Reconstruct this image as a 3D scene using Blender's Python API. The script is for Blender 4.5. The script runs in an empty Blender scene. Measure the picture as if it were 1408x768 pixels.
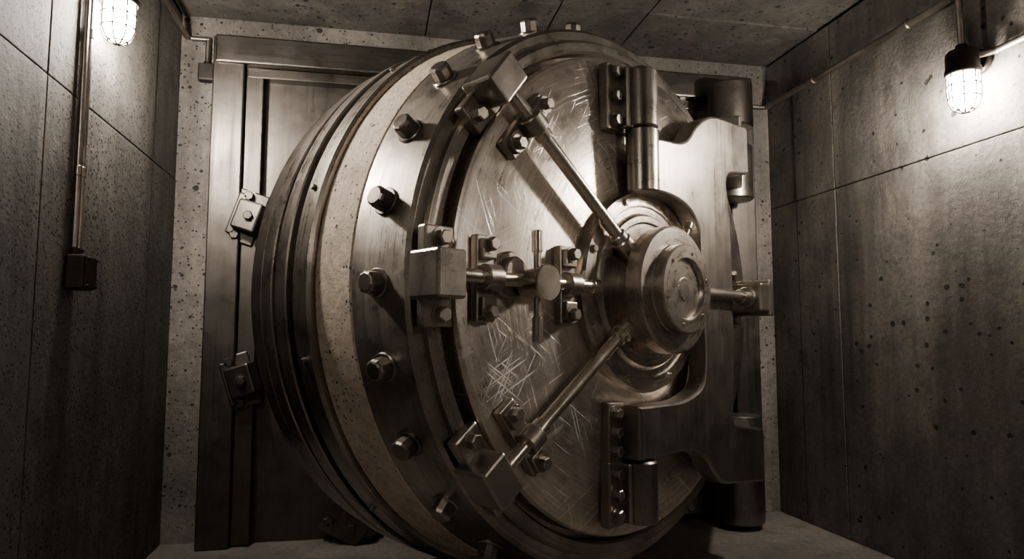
import bpy, bmesh, math, random
from mathutils import Matrix, Vector
random.seed(7)
rad = math.radians

# ------------------------------------------------------------------ materials
def newmat(name):
    m = bpy.data.materials.new(name); m.use_nodes = True
    nt = m.node_tree; nt.nodes.clear()
    out = nt.nodes.new('ShaderNodeOutputMaterial')
    b = nt.nodes.new('ShaderNodeBsdfPrincipled')
    nt.links.new(b.outputs[0], out.inputs[0])
    return m, nt, b
def N(nt, t, **kw):
    n = nt.nodes.new(t)
    for k, v in kw.items(): setattr(n, k, v)
    return n
def L(nt, a, b): nt.links.new(a, b)
def mapping(nt, src, scale=(1,1,1), rot=(0,0,0), loc=(0,0,0)):
    m = N(nt, 'ShaderNodeMapping')
    m.inputs['Scale'].default_value = scale; m.inputs['Rotation'].default_value = rot
    m.inputs['Location'].default_value = loc
    L(nt, src, m.inputs['Vector']); return m.outputs[0]
def noise(nt, vec, scale, detail=5, rough=.55):
    n = N(nt, 'ShaderNodeTexNoise'); n.inputs['Scale'].default_value = scale
    n.inputs['Detail'].default_value = detail; n.inputs['Roughness'].default_value = rough
    L(nt, vec, n.inputs['Vector']); return n.outputs['Fac']
def ramp(nt, fac, a, b, va=0.0, vb=1.0):
    n = N(nt, 'ShaderNodeMapRange'); n.inputs['From Min'].default_value = a; n.inputs['From Max'].default_value = b
    n.inputs['To Min'].default_value = va; n.inputs['To Max'].default_value = vb
    L(nt, fac, n.inputs['Value']); return n.outputs[0]
def mixc(nt, fac, a, b, mode='MIX'):
    n = N(nt, 'ShaderNodeMix', data_type='RGBA', blend_type=mode)
    for s, v in ((n.inputs[0], fac), (n.inputs[6], a), (n.inputs[7], b)):
        if isinstance(v, (int, float)): s.default_value = v
        elif isinstance(v, tuple): s.default_value = (*v, 1)
        else: L(nt, v, s)
    return n.outputs[2]
def math_(nt, op, a, b=None):
    n = N(nt, 'ShaderNodeMath', operation=op)
    for i, v in enumerate((a, b)):
        if v is None: continue
        if isinstance(v, (int, float)): n.inputs[i].default_value = v
        else: L(nt, v, n.inputs[i])
    return n.outputs[0]
def bump(nt, h, strength, dist, prev=None):
    n = N(nt, 'ShaderNodeBump'); n.inputs['Strength'].default_value = strength
    n.inputs['Distance'].default_value = dist; L(nt, h, n.inputs['Height'])
    if prev is not None: L(nt, prev, n.inputs['Normal'])
    return n.outputs[0]

def concrete(name, base, dark, pits=True, streak=True, rough=.85, pitscale=12, stains=1.0):
    m, nt, b = newmat(name)
    co = N(nt, 'ShaderNodeTexCoord').outputs['Object']
    big = noise(nt, co, 1.2, 8, .65)
    col = mixc(nt, ramp(nt, big, .38, .62), dark, base)
    if streak:
        st = noise(nt, mapping(nt, co, (2.6, 2.6, .35)), 1.5, 4, .6)
        col = mixc(nt, ramp(nt, st, .46, .70, 0, .65*stains), col, tuple(c*.45 for c in dark))
        st2 = noise(nt, mapping(nt, co, (4, 4, .5), loc=(3, 1, 5)), 1.2, 5, .6)
        col = mixc(nt, ramp(nt, st2, .54, .76, 0, .45), col, tuple(min(1, c*1.6) for c in base))
        run = noise(nt, mapping(nt, co, (14, 14, .45), loc=(1, 7, 2)), 1.0, 3, .5)
        rmask = ramp(nt, noise(nt, mapping(nt, co, (1, 1, .6), loc=(9, 2, 4)), 1.3, 3), .52, .66)
        col = mixc(nt, math_(nt, 'MULTIPLY', ramp(nt, run, .54, .66), math_(nt, 'MULTIPLY', rmask, .6)), col, tuple(c*.3 for c in dark))
    fine = noise(nt, co, 34, 8, .75)
    col = mixc(nt, ramp(nt, fine, .32, .62, .5, 0), col, tuple(c*.35 for c in dark))
    med = noise(nt, co, 5, 8, .7)
    col = mixc(nt, ramp(nt, med, .50, .68, 0, .6*stains), col, tuple(c*.45 for c in dark))
    nrm = bump(nt, fine, .8, .011)
    nrm = bump(nt, med, .55, .03, nrm)
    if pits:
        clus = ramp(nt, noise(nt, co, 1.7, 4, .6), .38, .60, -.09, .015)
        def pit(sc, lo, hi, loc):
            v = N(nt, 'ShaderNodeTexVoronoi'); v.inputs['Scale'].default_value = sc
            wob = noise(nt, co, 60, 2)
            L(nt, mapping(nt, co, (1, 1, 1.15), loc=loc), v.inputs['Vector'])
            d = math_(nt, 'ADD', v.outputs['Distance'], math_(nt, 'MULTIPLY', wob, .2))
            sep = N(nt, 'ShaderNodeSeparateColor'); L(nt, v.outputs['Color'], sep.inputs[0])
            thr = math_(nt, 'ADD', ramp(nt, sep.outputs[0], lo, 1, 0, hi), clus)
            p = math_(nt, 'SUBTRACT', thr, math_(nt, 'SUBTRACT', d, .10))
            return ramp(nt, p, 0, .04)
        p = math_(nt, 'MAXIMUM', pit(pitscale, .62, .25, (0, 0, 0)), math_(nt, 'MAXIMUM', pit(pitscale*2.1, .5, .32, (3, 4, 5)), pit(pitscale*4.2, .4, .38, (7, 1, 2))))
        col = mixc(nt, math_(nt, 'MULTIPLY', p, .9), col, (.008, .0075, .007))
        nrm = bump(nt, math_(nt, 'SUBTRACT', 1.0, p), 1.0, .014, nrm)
    L(nt, col, b.inputs['Base Color']); L(nt, nrm, b.inputs['Normal'])
    b.inputs['Roughness'].default_value = rough
    b.inputs['Specular IOR Level'].default_value = .35
    return m

def steel(name, base, dark, rlo, rhi, mode='iso', aniso=0.0, scratches=0.0, metallic=1.0, blotch=1.0):
    m, nt, b = newmat(name)
    co = N(nt, 'ShaderNodeTexCoord').outputs['Object']
    big = noise(nt, co, 2.3, 9, .65)
    col = mixc(nt, ramp(nt, big, .36, .64, 1-blotch, 1), dark, base)
    med = noise(nt, co, 7, 9, .72)
    col = mixc(nt, ramp(nt, med, .48, .76, 0, .8*blotch), col, tuple(c*.4 for c in dark))
    rough = ramp(nt, math_(nt, 'MULTIPLY', math_(nt, 'ADD', big, med), .5), .36, .64, rhi, rlo)
    fine = noise(nt, co, 90, 5, .7)
    col = mixc(nt, ramp(nt, fine, .55, .75, 0, .35), col, tuple(c*.4 for c in dark))
    nrm = bump(nt, fine, .12, .003)
    nrm = bump(nt, med, .05*blotch, .01, nrm)
    if mode == 'radial':
        sep = N(nt, 'ShaderNodeSeparateXYZ'); L(nt, co, sep.inputs[0])
        r2 = math_(nt, 'ADD', math_(nt, 'MULTIPLY', sep.outputs[0], sep.outputs[0]), math_(nt, 'MULTIPLY', sep.outputs[1], sep.outputs[1]))
        r = math_(nt, 'SQRT', r2)
        ang = math_(nt, 'ARCTAN2', sep.outputs[1], sep.outputs[0])
        cmb = N(nt, 'ShaderNodeCombineXYZ')
        L(nt, math_(nt, 'MULTIPLY', r, 75), cmb.inputs[0]); L(nt, math_(nt, 'MULTIPLY', ang, 1.6), cmb.inputs[1])
        L(nt, math_(nt, 'MULTIPLY', sep.outputs[2], 75), cmb.inputs[2])
        rn = noise(nt, cmb.outputs[0], 1.0, 7, .72)
        col = mixc(nt, ramp(nt, rn, .46, .70, 0, .6), col, tuple(c*.5 for c in dark))
        rough = math_(nt, 'ADD', rough, ramp(nt, rn, .3, .7, -.09, .11))
        nrm = bump(nt, rn, .18, .004, nrm)
        if aniso > 0:
            tg = N(nt, 'ShaderNodeTangent', direction_type='RADIAL', axis='Z')
            L(nt, tg.outputs[0], b.inputs['Tangent']); b.inputs['Anisotropic'].default_value = aniso
    elif mode in ('v', 'h', 'd'):
        sc = {'v': (45, 45, 1.0), 'h': (1.0, 45, 45), 'd': (45, 1.0, 45)}[mode]
        bn = noise(nt, mapping(nt, co, sc), 1.0, 6, .7)
        col = mixc(nt, ramp(nt, bn, .48, .72, 0, .4), col, tuple(c*.5 for c in dark))
        rough = math_(nt, 'ADD', rough, ramp(nt, bn, .3, .7, -.06, .08))
        nrm = bump(nt, bn, .08, .004, nrm)
    if scratches > 0:
        vd = N(nt, 'ShaderNodeVectorMath', operation='DISTANCE'); L(nt, co, vd.inputs[0]); vd.inputs[1].default_value = (-.80, -.34, .1)
        scrape = ramp(nt, vd.outputs['Value'], .15, .06)
        tot = None
        for i, (a, s) in enumerate(((.5, 26), (-.35, 30), (1.1, 34), (-1.0, 24))):
            mp = mapping(nt, co, (1, 1, .2), (0, 0, a), (i*3.1, i*1.7, 0))
            mp2 = mapping(nt, mp, (s*2.6, 1.5, 1))
            n = noise(nt, mp2, 1.6, 2, .5)
            msk = ramp(nt, noise(nt, mapping(nt, co, (1, 1, 1), loc=(i*5, 2, 1)), 3.0, 3), .46, .54)
            thr = math_(nt, 'ADD', n, math_(nt, 'MULTIPLY', scrape, .10 if i == 2 else .01))
            t = math_(nt, 'MULTIPLY', ramp(nt, thr, .65, .685), math_(nt, 'MAXIMUM', msk, scrape))
            tot = t if tot is None else math_(nt, 'MAXIMUM', tot, t)
        col = mixc(nt, math_(nt, 'MULTIPLY', tot, scratches), col, (.97, .94, .90))
        rough = math_(nt, 'ADD', rough, math_(nt, 'MULTIPLY', tot, .18))
        nrm = bump(nt, tot, .3, -.002, nrm)
    L(nt, col, b.inputs['Base Color']); L(nt, rough, b.inputs['Roughness']); L(nt, nrm, b.inputs['Normal'])
    b.inputs['Metallic'].default_value = metallic
    return m
def W(v, s=.79): return (v, v*(1+s)/2, v*s)      # warm grey

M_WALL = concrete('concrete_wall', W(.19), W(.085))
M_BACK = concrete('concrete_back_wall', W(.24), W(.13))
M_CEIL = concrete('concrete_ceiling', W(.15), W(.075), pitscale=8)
M_FLOOR = concrete('concrete_floor', W(.26), W(.15), streak=False, pits=False)
M_BAND = concrete('cast_concrete_infill', W(.78, .68), W(.50, .66), streak=False, pitscale=16, stains=.9)
M_FACE = steel('scratched_face_steel', W(.86), W(.48), .26, .43, 'radial', .55, .8, blotch=.8)
M_RIM = steel('machined_rim_steel', W(.50), W(.24), .25, .44, 'radial', .5, blotch=.9)
M_FLANGE = steel('dark_flange_steel', W(.44), W(.20), .22, .40, 'radial', .5, blotch=.9)
M_HUB = steel('hub_steel', W(.66), W(.36), .22, .36, 'radial', 0, blotch=.7)
M_CRANE = steel('crane_steel', W(.38), W(.19), .28, .44, 'd', blotch=.8)
M_BLOCK = steel('forged_block_steel', W(.44), W(.25), .26, .42, blotch=.7)
M_ROD = steel('polished_rod_steel', W(.84), W(.54), .16, .3, blotch=.6)
M_BOLT = steel('bolt_steel', W(.38), W(.17), .26, .42)
M_FRAME = steel('frame_plate_steel', W(.135), W(.075), .30, .5, 'v', blotch=.6)
M_FRAMEH = steel('frame_header_steel', W(.135), W(.075), .30, .5, 'h', blotch=.6)
M_DOG = steel('locking_dog_steel', W(.16), W(.08), .3, .5, blotch=.8)
M_BARREL = steel('hinge_barrel_steel', W(.34), W(.17), .24, .4, blotch=.8)
M_DARK = steel('blackened_steel', W(.07), W(.03), .4, .6)
M_PIPE = steel('galvanised_conduit', W(.46), W(.24), .28, .5)
def emis(name, col, s):
    m, nt, b = newmat(name)
    co = N(nt, 'ShaderNodeTexCoord').outputs['Object']
    b.inputs['Base Color'].default_value = (.9, .88, .85, 1); b.inputs['Roughness'].default_value = .3
    n = noise(nt, co, 20, 2)
    L(nt, mixc(nt, n, col, tuple(c*.95 for c in col)), b.inputs['Emission Color'])
    b.inputs['Emission Strength'].default_value = s
    return m
M_GLOW = emis('lit_glass_jar', (1, .91, .79), 1150)
M_GLOW_FILL = emis('fill_lamp_jar', (1, .91, .79), 220)  # weaker glow for the added fill lamps behind the camera

# ------------------------------------------------------------------ mesh builder
class B:
    def __init__(s, M=None):
        s.bm = bmesh.new(); s.M = M or Matrix()
    def _add(s, t, M=None, smooth=False):
        t.transform(s.M @ (M or Matrix()))
        for f in t.faces: f.smooth = smooth
        me = bpy.data.meshes.new('tmp'); t.to_mesh(me); t.free()
        s.bm.from_mesh(me); bpy.data.meshes.remove(me)
    def box(s, c, size, bevel=.006, M=None, rot=None):
        t = bmesh.new(); bmesh.ops.create_cube(t, size=1)
        bmesh.ops.scale(t, vec=size, verts=t.verts)
        if bevel > 0:
            bv = min(bevel, min(size)*.45)
            bmesh.ops.bevel(t, geom=t.edges[:], offset=bv, segments=2, profile=.5, affect='EDGES')
        T = Matrix.Translation(c)
        if rot is not None: T = T @ rot
        s._add(t, (M or Matrix()) @ T); return s
    def cyl(s, p0, p1, r, r2=None, seg=32, ch=.0, M=None, smooth=True):
        p0, p1 = Vector(p0), Vector(p1); d = p1-p0; h = d.length
        r2 = r if r2 is None else r2
        prof = [(0, 0), (r-ch, 0), (r, ch), (r2, h-ch), (r2-ch, h), (0, h)] if ch > 0 else [(0, 0), (r, 0), (r2, h), (0, h)]
        T = Matrix.Translation(p0) @ d.to_track_quat('Z', 'Y').to_matrix().to_4x4()
        return s.lathe(prof, seg, (M or Matrix()) @ T, smooth)
    def lathe(s, prof, seg=64, M=None, smooth=True):
        t = bmesh.new(); rings = []
        for r, z in prof:
            if r < 1e-6: rings.append([t.verts.new((0, 0, z))])
            else: rings.append([t.verts.new((r*math.cos(2*math.pi*i/seg), r*math.sin(2*math.pi*i/seg), z)) for i in range(seg)])
        for a, b in zip(rings, rings[1:]):
            for i in range(seg):
                j = (i+1) % seg
                if len(a) == 1 and len(b) > 1: t.faces.new((a[0], b[i], b[j]))
                elif len(b) == 1 and len(a) > 1: t.faces.new((a[i], b[0], a[j]))
                elif len(a) > 1: t.faces.new((a[i], b[i], b[j], a[j]))
        bmesh.ops.recalc_face_normals(t, faces=t.faces)
        s._add(t, M, smooth); return s
    def poly(s, pts, z0, z1, bevel=.01, M=None):
        t = bmesh.new()
        v0 = [t.verts.new((x, y, z0)) for x, y in pts]; v1 = [t.verts.new((x, y, z1)) for x, y in pts]
        n = len(pts); t.faces.new(v1); t.faces.new(v0[::-1])
        for i in range(n): t.faces.new((v0[i], v0[(i+1) % n], v1[(i+1) % n], v1[i]))
        bmesh.ops.recalc_face_normals(t, faces=t.faces)
        if bevel > 0:
            es = [e for e in t.edges if abs(e.verts[0].co.z-e.verts[1].co.z) < 1e-6]
            bmesh.ops.bevel(t, geom=es, offset=bevel, segments=2, profile=.5, affect='EDGES')
        s._add(t, M); return s
    def bolt(s, p, axis, r=.02, h=.025, M=None, washer=True, spin=None):
        p = Vector(p); a = Vector(axis).normalized()
        T = Matrix.Translation(p) @ a.to_track_quat('Z', 'Y').to_matrix().to_4x4() @ Matrix.Rotation(random.random()*1.0 if spin is None else spin, 4, 'Z')
        MM = (M or Matrix()) @ T
        if washer: s.lathe([(0, 0), (r*1.35, 0), (r*1.35, r*.15), (0, r*.15)], 24, MM)
        s.lathe([(0, 0), (r, 0), (r, h-r*.18), (r*.82, h), (0, h)], 6, MM, smooth=False); return s
    def plate_hole(s, x0, x1, z0, z1, cx, cz, R, y0, y1, seg=96):
        angs = sorted(set([2*math.pi*i/seg for i in range(seg)] +
              [math.atan2(z-cz, x-cx) % (2*math.pi) for x in (x0, x1) for z in (z0, z1)]))
        t = bmesh.new(); rows = []
        for a in angs:
            c, si = math.cos(a), math.sin(a)
            k = min(((x1-cx)/c if c > 1e-9 else ((x0-cx)/c if c < -1e-9 else 1e9)), ((z1-cz)/si if si > 1e-9 else ((z0-cz)/si if si < -1e-9 else 1e9)))
            o = (cx+c*k, cz+si*k); i = (cx+c*R, cz+si*R)
            rows.append([t.verts.new((o[0], y0, o[1])), t.verts.new((i[0], y0, i[1])), t.verts.new((i[0], y1, i[1])), t.verts.new((o[0], y1, o[1]))])
        n = len(rows)
        for i in range(n):
            a, b = rows[i], rows[(i+1) % n]
            for k in range(4):
                t.faces.new((a[k], a[(k+1) % 4], b[(k+1) % 4], b[k]))
        bmesh.ops.recalc_face_normals(t, faces=t.faces)
        s._add(t); return s
    def done(s, name, mat, parent=None, sharp=32):
        for e in s.bm.edges:
            if len(e.link_faces) == 2 and e.calc_face_angle(0) > rad(sharp): e.smooth = False
        me = bpy.data.meshes.new(name); s.bm.to_mesh(me); s.bm.free()
        o = bpy.data.objects.new(name, me); me.materials.append(mat)
        bpy.context.scene.collection.objects.link(o)
        if parent: o.parent = parent
        return o
def empty(name, M=None):
    e = bpy.data.objects.new(name, None); bpy.context.scene.collection.objects.link(e)
    if M: e.matrix_world = M
    e.empty_display_size = .2
    return e

# ------------------------------------------------------------------ room
XL, XR, YB, YF, H = -1.11, 2.65, 4.2, -2.4, 3.0
def joints(a, b, js): 
    js = [a]+sorted(j for j in js if a < j < b)+[b]; return list(zip(js, js[1:]))
G = .004
def side_wall(name, x, sgn, yj, zj):
    b = B()
    b.box((x+sgn*.16, (YB+YF)/2, H/2), (.2, YB-YF+.6, H+.4), 0)
    for y0, y1 in joints(YF, YB, yj):
        for z0, z1 in joints(0, H, zj):
            off = random.uniform(0, .004)
            b.box((x+sgn*(.05+off), (y0+y1)/2, (z0+z1)/2), (.1, y1-y0-G, z1-z0-G), .004)
    return b.done(name, M_WALL)
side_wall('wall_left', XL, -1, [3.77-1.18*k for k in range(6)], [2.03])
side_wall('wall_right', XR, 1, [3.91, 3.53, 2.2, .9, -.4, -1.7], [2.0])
DX, DZ, HR = .745, 1.335, 1.30
b = B(); b.plate_hole(XL-.25, XR+.25, -.2, H+.2, DX, DZ, HR, YB, YB+.55)
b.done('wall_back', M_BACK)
b = B(); b.box(((XL+XR)/2, YF-.1, H/2), (XR-XL+.5, .2, H+.4), 0); b.done('wall_front', M_WALL)
b = B(); b.box(((XL+XR)/2, (YF+YB+2.2)/2, -.1), (XR-XL+.9, YB-YF+2.8, .2), 0); b.done('floor', M_FLOOR)
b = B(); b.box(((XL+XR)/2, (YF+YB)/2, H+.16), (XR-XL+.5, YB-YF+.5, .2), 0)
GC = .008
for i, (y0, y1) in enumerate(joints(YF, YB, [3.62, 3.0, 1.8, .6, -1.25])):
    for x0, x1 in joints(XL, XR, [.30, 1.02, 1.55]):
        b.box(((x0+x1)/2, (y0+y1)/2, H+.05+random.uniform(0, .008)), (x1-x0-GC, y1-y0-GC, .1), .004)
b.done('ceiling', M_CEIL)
# vault chamber behind the opening
b = B(); y0, y1 = YB+.55, YB+2.3
b.box((DX, y1+.05, 1.5), (3.9, .1, 3.1), 0); b.done('wall_vault_rear', M_WALL)
b = B(); b.box((DX-1.9, (y0+y1)/2, 1.5), (.1, y1-y0, 3.1), 0); b.done('wall_vault_left', M_WALL)
b = B(); b.box((DX+1.9, (y0+y1)/2, 1.5), (.1, y1-y0, 3.1), 0); b.done('wall_vault_right', M_WALL)
b = B(); b.box((DX, (y0+y1)/2, 3.05), (3.9, y1-y0, .1), 0); b.done('ceiling_vault', M_CEIL)

# ------------------------------------------------------------------ frame
fr = empty('vault_door_frame')
FX0, FX1, FZ1 = -.90, 2.44, 2.835
b = B(); b.plate_hole(FX0+.02, FX1-.02, 0.002, FZ1-.02, DX, DZ, HR-.02, YB-.06, YB-.002); b.done('frame_plate', M_FRAME, fr)
b = B()
b.box((FX0+.085, YB-.085, FZ1/2), (.17, .17, FZ1), .008)
b.box((FX0+.22, YB-.07, FZ1/2-.06), (.10, .12, FZ1-.13), .006)
b.box((FX1-.085, YB-.085, FZ1/2), (.17, .17, FZ1), .008)
b.box((FX1-.21, YB-.07, FZ1/2-.06), (.08, .12, FZ1-.13), .006)
b.done('frame_jambs', M_FRAME, fr)
b = B()
b.box(((FX0+FX1)/2, YB-.10, FZ1-.08), (FX1-FX0-.03, .19, .16), .01)
b.box(((FX0+FX1)/2, YB-.075, FZ1-.19), (FX1-FX0-.36, .12, .06), .006)
b.done('frame_header', M_FRAMEH, fr)
b = B(); T = Matrix.Translation((DX, YB-.06, DZ)) @ Matrix.Rotation(rad(90), 4, 'X')
b.lathe([(HR-.02, -.5), (HR-.02, .02), (HR-.01, .03), (HR+.06, .03), (HR+.07, .02), (HR+.07, 0)], 160, T)
b.done('opening_ring', M_FLANGE, fr)
for a in (162, 197, 236, 304, 20, -20):
    R = 1.52
    p = (DX+R*math.cos(rad(a)), YB-.12, DZ+R*math.sin(rad(a)))
    M = Matrix.Translation(p) @ Matrix.Rotation(-rad(a), 4, 'Y')   # local x radial
    b = B(M)
    b.box((0, .02, 0), (.17, .09, .30), .008)
    b.box((-.03, -.06, 0), (.14, .12, .17), .012, rot=Matrix.Rotation(rad(12), 4, 'Z'))
    b.box((.045, -.04, .0), (.05, .05, .24), .008)
    b.bolt((.02, -.025, .115), (0, -1, 0), .028, .04); b.bolt((.02, -.025, -.115), (0, -1, 0), .028, .04)
    b.bolt((-.03, -.12, 0), (0, -1, 0), .026, .03)
    b.done('locking_dog', M_DOG, fr)

# ------------------------------------------------------------------ door
TH = rad(33)
C = Vector((1.086, 2.94, 1.325))
t = Vector((math.cos(TH), math.sin(TH), 0)); n = Vector((math.sin(TH), -math.cos(TH), 0)); k = Vector((0, 0, 1))
MD = Matrix(((t.x, k.x, n.x, C.x), (t.y, k.y, n.y, C.y), (t.z, k.z, n.z, C.z), (0, 0, 0, 1)))
door = empty('vault_door', MD)
SEG = 192
b = B(); b.lathe([(0, .115), (.46, .115), (1.0, .09), (1.022, .082), (1.03, .07), (1.03, -.05)], SEG); b.done('door_face', M_FACE, door)
b = B(); b.lathe([(1.02, -.02), (1.055, -.02), (1.055, .03), (1.065, .042), (1.10, .042), (1.112, .03), (1.115, .01), (1.155, .01), (1.170, -.002), (1.214, -.253), (1.208, -.262), (1.1, -.262)], SEG); b.done('rim_ring', M_RIM, door)
b = B(); b.lathe([(1.1, -.255), (1.21, -.258), (1.217, -.265), (1.245, -.453), (1.24, -.46), (1.1, -.46)], SEG); b.done('concrete_infill', M_BAND, door)
prof = [(1.1, -.458), (1.262, -.458), (1.268, -.464)]
z = -.464
for w, R, g in ((.115, 1.275, .035), (.09, 1.285, .04), (.09, 1.28, .04), (.10, 1.26, 0)):
    prof += [(R-.006, z), (R, z-.006), (R, z-w+.006), (R-.006, z-w)]
    z -= w
    if g: prof += [(R-.07, z), (R-.07, z-g)]; z -= g
prof += [(1.18, z), (1.18, z-.05), (1.16, z-.06), (0, z-.06)]
b = B(); b.lathe(prof, SEG); b.done('flange_stack', M_FLANGE, door)
b = B()
for i in range(26):
    a = rad(180.8+i*360/26); R = 1.195
    d = Vector((math.cos(a), math.sin(a), .19)).normalized()
    p = Vector((R*math.cos(a), R*math.sin(a), -.125)) - d*.012
    b.cyl(p, p+d*.018, .052, seg=32, ch=.004)
    MMb = Matrix.Translation(p+d*.012) @ d.to_track_quat('Z', 'Y').to_matrix().to_4x4() @ Matrix.Rotation(random.random(), 4, 'Z')
    b.lathe([(0, 0), (.040, 0), (.040, .045), (.036, .054), (.030, .058), (0, .058)], 10, MMb, smooth=False)
b.done('rim_bolts', M_BOLT, door)
b = B()
for i in range(12):
    a = rad(193+i*30); R = 1.272
    b.cyl((R*math.cos(a), R*math.sin(a), -.52), ((R+.018)*math.cos(a), (R+.018)*math.sin(a), -.52), .012, ch=.003, seg=16)
b.done('flange_pins', M_BOLT, door)

# hub
b = B(); b.lathe([(.435, .10), (.435, .145), (.425, .158), (.372, .158), (.366, .150), (.34, .150), (.334, .160), (.325, .168), (.30, .168), (.292, .16), (.228, .16), (.228, .228),
                  (.262, .228), (.268, .234), (.268, .296), (.260, .304), (.190, .304), (.186, .308), (.186, .350), (.180, .356), (.130, .356), (.124, .348), (.121, .338), (.05, .338), (.046, .341), (0, .341)], 128)
b.done('hub', M_HUB, door)
b = B()
for i in range(6):
    a = rad(15+60*i); b.cyl((.154*math.cos(a), .154*math.sin(a), .352), (.154*math.cos(a), .154*math.sin(a), .361), .0085, ch=.002, seg=16)
for i in range(8):
    a = rad(22.5+45*i); b.bolt((.40*math.cos(a), .40*math.sin(a), .157), (0, 0, 1), .016, .014)
a = rad(62); b.cyl((.2*math.cos(a), .2*math.sin(a), .27), (.34*math.cos(a), .34*math.sin(a), .27), .014, ch=.003, seg=20)
b.cyl((.31*math.cos(a), .31*math.sin(a), .27), (.345*math.cos(a), .345*math.sin(a), .27), .02, ch=.004, seg=20)
b.done('hub_fasteners', M_ROD, door)

def RZ(a): return Matrix.Rotation(rad(a), 4, 'Z')
def end_bracket(a, name='rod_end_bracket', r=1.09):
    b = B(RZ(a))
    b.box((r, 0, .062), (.12, .34, .045), .008)
    b.box((r+.035, 0, .12), (.12, .16, .155), .010)
    for s in (-1, 1): b.bolt((r-.005, s*.128, .084), (0, 0, 1), .027, .035)
    b.done(name, M_BLOCK, door)
def rod_clamp(a, r, zr, zb=.10, name='rod_clamp'):
    b = B(RZ(a))
    b.box((r, 0, zb+.015), (.085, .30, .035), .006)
    b.box((r, 0, (zb+zr)/2), (.07, .085, zr-zb), .006)
    b.cyl((r-.035, 0, zr), (r+.035, 0, zr), .046, ch=.005, seg=40)
    for s in (-1, 1):
        b.box((r, s*.10, zb+.04), (.065, .07, .03), .006)
        b.bolt((r, s*.115, zb+.054), (0, 0, 1), .024, .03)
    b.done(name, M_BLOCK, door)
for a in (141, 180, 217): end_bracket(a)
# diagonal tie rods
for a in (141, 217):
    b = B(RZ(a))
    p0, p1 = Vector((1.1, 0, .155)), Vector((.225, 0, .20))
    b.cyl(p0, p1, .026, seg=32)
    d = (p1-p0).normalized()
    b.cyl(p1-d*.09, p1-d*.0, .043, ch=.006, seg=32)
    b.cyl(p1-d*.12, p1-d*.088, .035, ch=.004, seg=32)
    b.cyl(p0+d*.21, p0+d*.25, .035, ch=.004, seg=32)
    b.done('tie_rod', M_ROD, door)
    rod_clamp(a, .925, .166)
# horizontal locking bolt with T-handle
b = B()
b.cyl((-1.1, 0, .155), (-.36, 0, .155), .026, seg=32, ch=.004)
b.cyl((-.40, 0, .155), (-.352, 0, .155), .034, ch=.004, seg=32)
b.cyl((-.735, -.01, .14), (-.735, -.01, .235), .054, ch=.004, seg=48)
b.cyl((-.735, -.01, .235), (-.735, -.01, .252), .066, ch=.005, seg=48)
b.cyl((-.735, -.20, .195), (-.735, .17, .195), .014, seg=24)
b.cyl((-.735, .10, .195), (-.735, .18, .195), .020, ch=.004, seg=24)
b.cyl((-.735, -.22, .195), (-.735, -.13, .195), .020, ch=.004, seg=24)
b.done('locking_bolt', M_ROD, door)
b = B()
b.cyl((-.80, .02, .10), (-.80, .02, .13), .085, ch=.006, seg=48)
b.cyl((-.80, .03, .12), (-.80, .03, .16), .055, ch=.006, seg=48)
b.done('bolt_guide_boss', M_BLOCK, door)
rod_clamp(180, .925, .155); rod_clamp(180, .51, .155, .11)
# right bolt
b = B(); b.cyl((.2, 0, .27), (.80, 0, .27), .026, seg=32, ch=.004); b.cyl((.60, 0, .27), (.66, 0, .27), .034, ch=.004, seg=32); b.done('tie_rod', M_ROD, door)
b = B()
b.box((.72, 0, .13), (.10, .30, .08), .008); b.box((.73, 0, .24), (.09, .14, .2), .01); b.box((.80, 0, .2), (.05, .18, .28), .008)
b.cyl((.66, 0, .27), (.78, 0, .27), .05, ch=.006)
for s in (-1, 1): b.bolt((.72, s*.11, .17), (0, 0, 1), .026, .035)
b.done('rod_end_bracket', M_BLOCK, door)

# crane hinge
def rnd(pts, rs, seg=6):
    out = []; m = len(pts)
    for i, (p, r) in enumerate(zip(pts, rs)):
        p = Vector(p); a = Vector(pts[i-1]); c = Vector(pts[(i+1) % m])
        if r <= 0: out.append(tuple(p)); continue
        u = (a-p); v = (c-p); q = min(r, u.length*.45, v.length*.45)
        A = p+u.normalized()*q; D = p+v.normalized()*q
        for j in range(seg+1):
            s = j/seg; w = A*(1-s)**2+p*2*s*(1-s)+D*s*s; out.append(tuple(w))
    return out
pts = [(-.06, .655), (.20, .675), (.31, .80), (.44, .868), (.80, .885), (.80, .638), (.562, .60), (.60, .30), (.60, -.30), (.562, -.61), (.881, -.654), (.881, -.915), (.44, -.87),
       (.30, -.72), (.18, -.685), (-.19, -.69), (-.19, -.475), (.152, -.474), (.31, -.42), (.33, -.29), (.31, .30), (.214, .39), (.08, .42), (-.06, .42)]
rs = [0, .09, .05, .08, .02, .02, .06, .2, .2, .06, .02, .02, .07, .05, .09, .01, .01, .08, .10, .1, .1, .08, .08, 0]
b = B(); b.poly(rnd(pts, rs), .145, .24, .012); b.done('crane_hinge_plate', M_CRANE, door)
PA, PZ = 1.457, -.2
b = B()
for s, b0, b1 in ((1, .66, 1.0), (-1, -.93, -.66)):
    p0 = Vector((.74, (b0+b1)/2, .17)); p1 = Vector((PA, (b0+b1)/2, PZ)); d = p1-p0
    rot = Matrix.Rotation(math.atan2(-d.z, d.x), 4, 'Y')
    hh = min(b1-b0, .24) 
    b.box((p0+p1)/2, (d.length, hh, .12), .012, rot=rot)
    b.cyl((PA, b0, PZ), (PA, b1, PZ), .13, ch=.008, seg=48)
b.done('crane_return_arms', M_CRANE, door)
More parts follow.
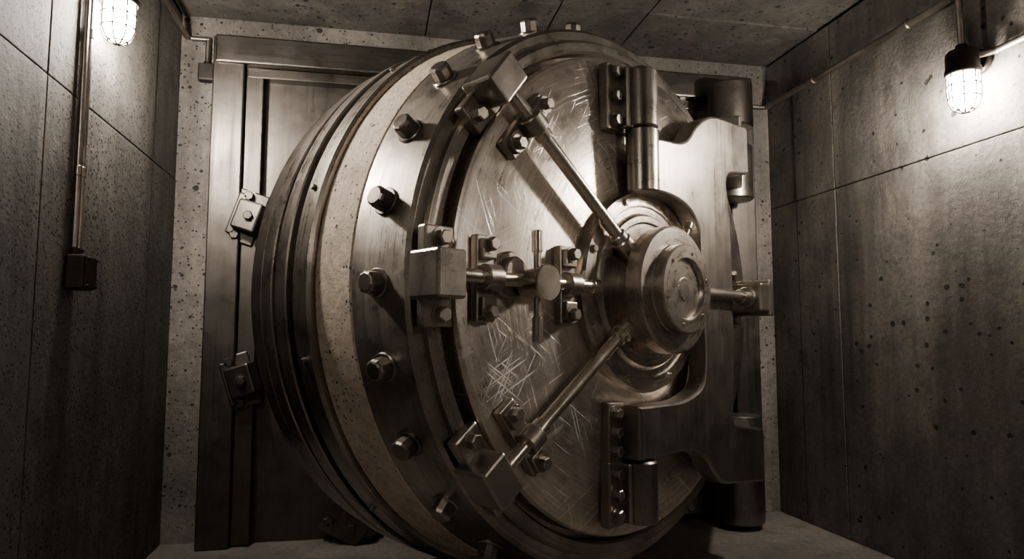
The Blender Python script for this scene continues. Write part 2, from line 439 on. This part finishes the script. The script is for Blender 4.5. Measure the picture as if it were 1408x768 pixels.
# knuckles
b = B()
KA, KZ = -.085, .20
b.cyl((KA, .69, KZ), (KA, .945, KZ), .068, ch=.008, seg=48); b.cyl((KA, .41, KZ), (KA, .685, KZ), .070, ch=.008, seg=48)
b.cyl((KA, .945, KZ), (KA, .96, KZ), .04, ch=.004, seg=32)
b.cyl((KA-.02, -.95, KZ-.02), (KA-.02, -.70, KZ-.02), .068, ch=.008, seg=48)
b.done('hinge_knuckles', M_BARREL, door)
b = B()
b.box((-.205, .815, .125), (.10, .29, .05), .006); b.box((-.145, .815, .15), (.07, .27, .10), .01)
b.box((-.02, .81, .13), (.16, .25, .10), .02)
b.box((-.225, -.58, .125), (.10, .24, .05), .006)
b.box((-.225, -.825, .125), (.10, .26, .05), .006); b.box((-.155, -.825, .145), (.07, .24, .09), .01)
for bb in (.92, .815, .71): b.bolt((-.213, bb, .15), (0, 0, 1), .025, .03)
for bb in (-.505, -.58, -.655, -.745, -.825, -.905): b.bolt((-.232, bb, .15), (0, 0, 1), .023, .03)
b.done('hinge_mount_plates', M_BLOCK, door)

# frame hinge barrels
hp = MD @ Vector((PA, 0, PZ))
b = B()
for z0, z1 in ((2.44, 2.72), (.035, .31)):
    b.cyl((hp.x, hp.y, z0), (hp.x, hp.y, z1), .14, ch=.01, seg=56)
    b.box((hp.x, (hp.y+YB-.06)/2+.02, (z0+z1)/2), (.2, YB-.06-hp.y+.05, (z1-z0)*.85), .01)
    b.box((hp.x-.13, YB-.09, (z0+z1)/2), (.36, .06, (z1-z0)*.95), .008)
    for zz in (z0+.06, z1-.06):
        b.bolt((hp.x-.25, YB-.12, zz), (0, -1, 0), .03, .04)
b.cyl((hp.x, hp.y, 2.3), (hp.x, hp.y, 2.45), .06, seg=32); b.cyl((hp.x, hp.y, .3), (hp.x, hp.y, .45), .06, seg=32)
b.done('hinge_barrels', M_BARREL, fr)

# ------------------------------------------------------------------ lamps
def lamp(x, y, z, wallx, glow):  # builds the wall lamps in view and the added fill lamps
    e = empty('caged_wall_lamp', Matrix.Translation((x, y, z)))   # z = jar centre
    s = 1 if wallx > x else -1; dw = abs(wallx-x)-.004
    b = B(); b.lathe([(0, -.088), (.02, -.087), (.038, -.078), (.048, -.06), (.052, -.03), (.052, .06), (.046, .075), (0, .075)], 32)
    b.done('glass_jar', glow, e)
    b = B()
    b.lathe([(.045, .062), (.068, .062), (.072, .068), (.072, .085), (.066, .095), (.066, .15), (.058, .17), (.03, .18), (.022, .2), (0, .2)], 40)
    b.cyl((0, 0, .13), (s*dw, 0, .13), .018, seg=20)
    b.cyl((s*(dw-.03), 0, .13), (s*dw, 0, .13), .055, ch=.006, seg=32)
    b.done('lamp_cap', M_DARK, e)
    b = B(); wr = .0036
    for i in range(8):
        a = 2*math.pi*i/8; c, si = math.cos(a), math.sin(a); pr = [(.062, .07), (.064, 0), (.062, -.05), (.048, -.085), (.02, -.104), (0, -.107)]
        for (r0, z0), (r1, z1) in zip(pr, pr[1:]): b.cyl((r0*c, r0*si, z0), (r1*c, r1*si, z1), wr, seg=8)
    for r, zz in ((.064, .015), (.0625, -.04), (.035, -.095)):
        for i in range(24):
            a0, a1 = 2*math.pi*i/24, 2*math.pi*(i+1)/24
            b.cyl((r*math.cos(a0), r*math.sin(a0), zz), (r*math.cos(a1), r*math.sin(a1), zz), wr, seg=8)
    b.done('wire_guard', M_DARK, e)
    return e
lamp(-1.025, 2.96, 2.41, XL, M_GLOW)
lamp(2.54, 2.50, 2.215, XR, M_GLOW)
lamp(-1.0, .35, 2.40, XL, M_GLOW_FILL)  # added fill lamp, unseen behind the camera, brightens the door front
lamp(2.54, -.15, 2.215, XR, M_GLOW_FILL)  # second added fill lamp, out of view on the opposite wall

# ------------------------------------------------------------------ conduits
def conduit(run, r=.013, straps=(), name='electrical_conduit'):
    b = B()
    for p, q in zip(run, run[1:]): b.cyl(p, q, r, seg=16)
    for p in run[1:-1]:
        tt = bmesh.new(); bmesh.ops.create_uvsphere(tt, u_segments=16, v_segments=10, radius=r*1.15); b._add(tt, Matrix.Translation(p), True)
    for p, ax in straps:
        p = Vector(p); d = Vector(ax)*.02; b.cyl(p-d, p+d, r*1.35, seg=20, ch=.003)
    return b.done(name, M_PIPE)
xl = XL+.018; xr = XR-.026
conduit([(xl, 2.865, 1.46), (xl, 2.865, 2.98)], .012, [((xl, 2.865, 1.75), (0, 0, 1)), ((xl, 2.865, 2.3), (0, 0, 1))])
conduit([(xl, 2.83, 1.46), (xl, 2.83, 2.95)], .010, [((xl, 2.83, 1.75), (0, 0, 1))])
e = empty('junction_box', Matrix.Translation((XL+.037, 2.848, 1.365)))
b = B(); b.box((0, 0, 0), (.066, .11, .13), .008); b.box((.036, 0, 0), (.01, .10, .12), .004)
for sy in (-1, 1):
    for sz in (-1, 1): b.cyl((.038, sy*.04, sz*.05), (.046, sy*.04, sz*.05), .006, seg=12)
b.cyl((-.014, .017, .06), (-.014, .017, .09), .017, seg=20); b.cyl((-.014, -.018, .06), (-.014, -.018, .09), .017, seg=20)
b.cyl((.0, .055, -.02), (.0, .085, -.02), .012, seg=16)
b.done('box_body', M_DARK, e)
conduit([(xl+.02, 1.5, 2.86), (xl+.02, 4.15, 2.86)], .016)
conduit([(xl+.04, 4.165, 2.86), (FX0-.06, 4.165, 2.86), (FX0-.06, 4.165, 2.72)], .014)
e = empty('junction_box', Matrix.Translation((FX0-.06, 4.165, 2.66)))
b = B(); b.box((0, 0, 0), (.09, .06, .10), .006); b.box((0, -.032, 0), (.08, .008, .09), .003); b.cyl((0, 0, .045), (0, 0, .065), .02, seg=20); b.done('box_body', M_DARK, e)
conduit([(xr, -2.3, 2.70), (xr, 4.15, 2.70)], .018, [((xr, y, 2.70), (0, 1, 0)) for y in (3.66, 2.9, 1.6)])
conduit([(xr-.02, 4.165, 2.70), (2.47, 4.165, 2.70)], .016)
conduit([(2.54, 2.50, 2.41), (2.54, 2.50, 2.985)], .014)
conduit([(2.575, 2.46, 2.355), (xr, 2.40, 2.36), (xr, -.05, 2.36)], .015, [((xr, 2.2, 2.36), (0, 1, 0))])

# ------------------------------------------------------------------ world + camera
w = bpy.data.worlds.new('World'); bpy.context.scene.world = w; w.use_nodes = True
w.node_tree.nodes['Background'].inputs[0].default_value = (.01, .009, .008, 1)
w.node_tree.nodes['Background'].inputs[1].default_value = .3
cam = bpy.data.cameras.new('camera'); co = bpy.data.objects.new('camera', cam); bpy.context.scene.collection.objects.link(co)
cam.sensor_width = 36; cam.lens = 950/1408*36; cam.clip_start = .02
a, p = rad(11.5), rad(5.1)
F = Vector((math.sin(a)*math.cos(p), math.cos(a)*math.cos(p), math.sin(p))); R = Vector((math.cos(a), -math.sin(a), 0)); U = R.cross(F)
co.matrix_world = Matrix(((R.x, U.x, -F.x, 0), (R.y, U.y, -F.y, 0), (R.z, U.z, -F.z, 1.11), (0, 0, 0, 1)))
bpy.context.scene.camera = co
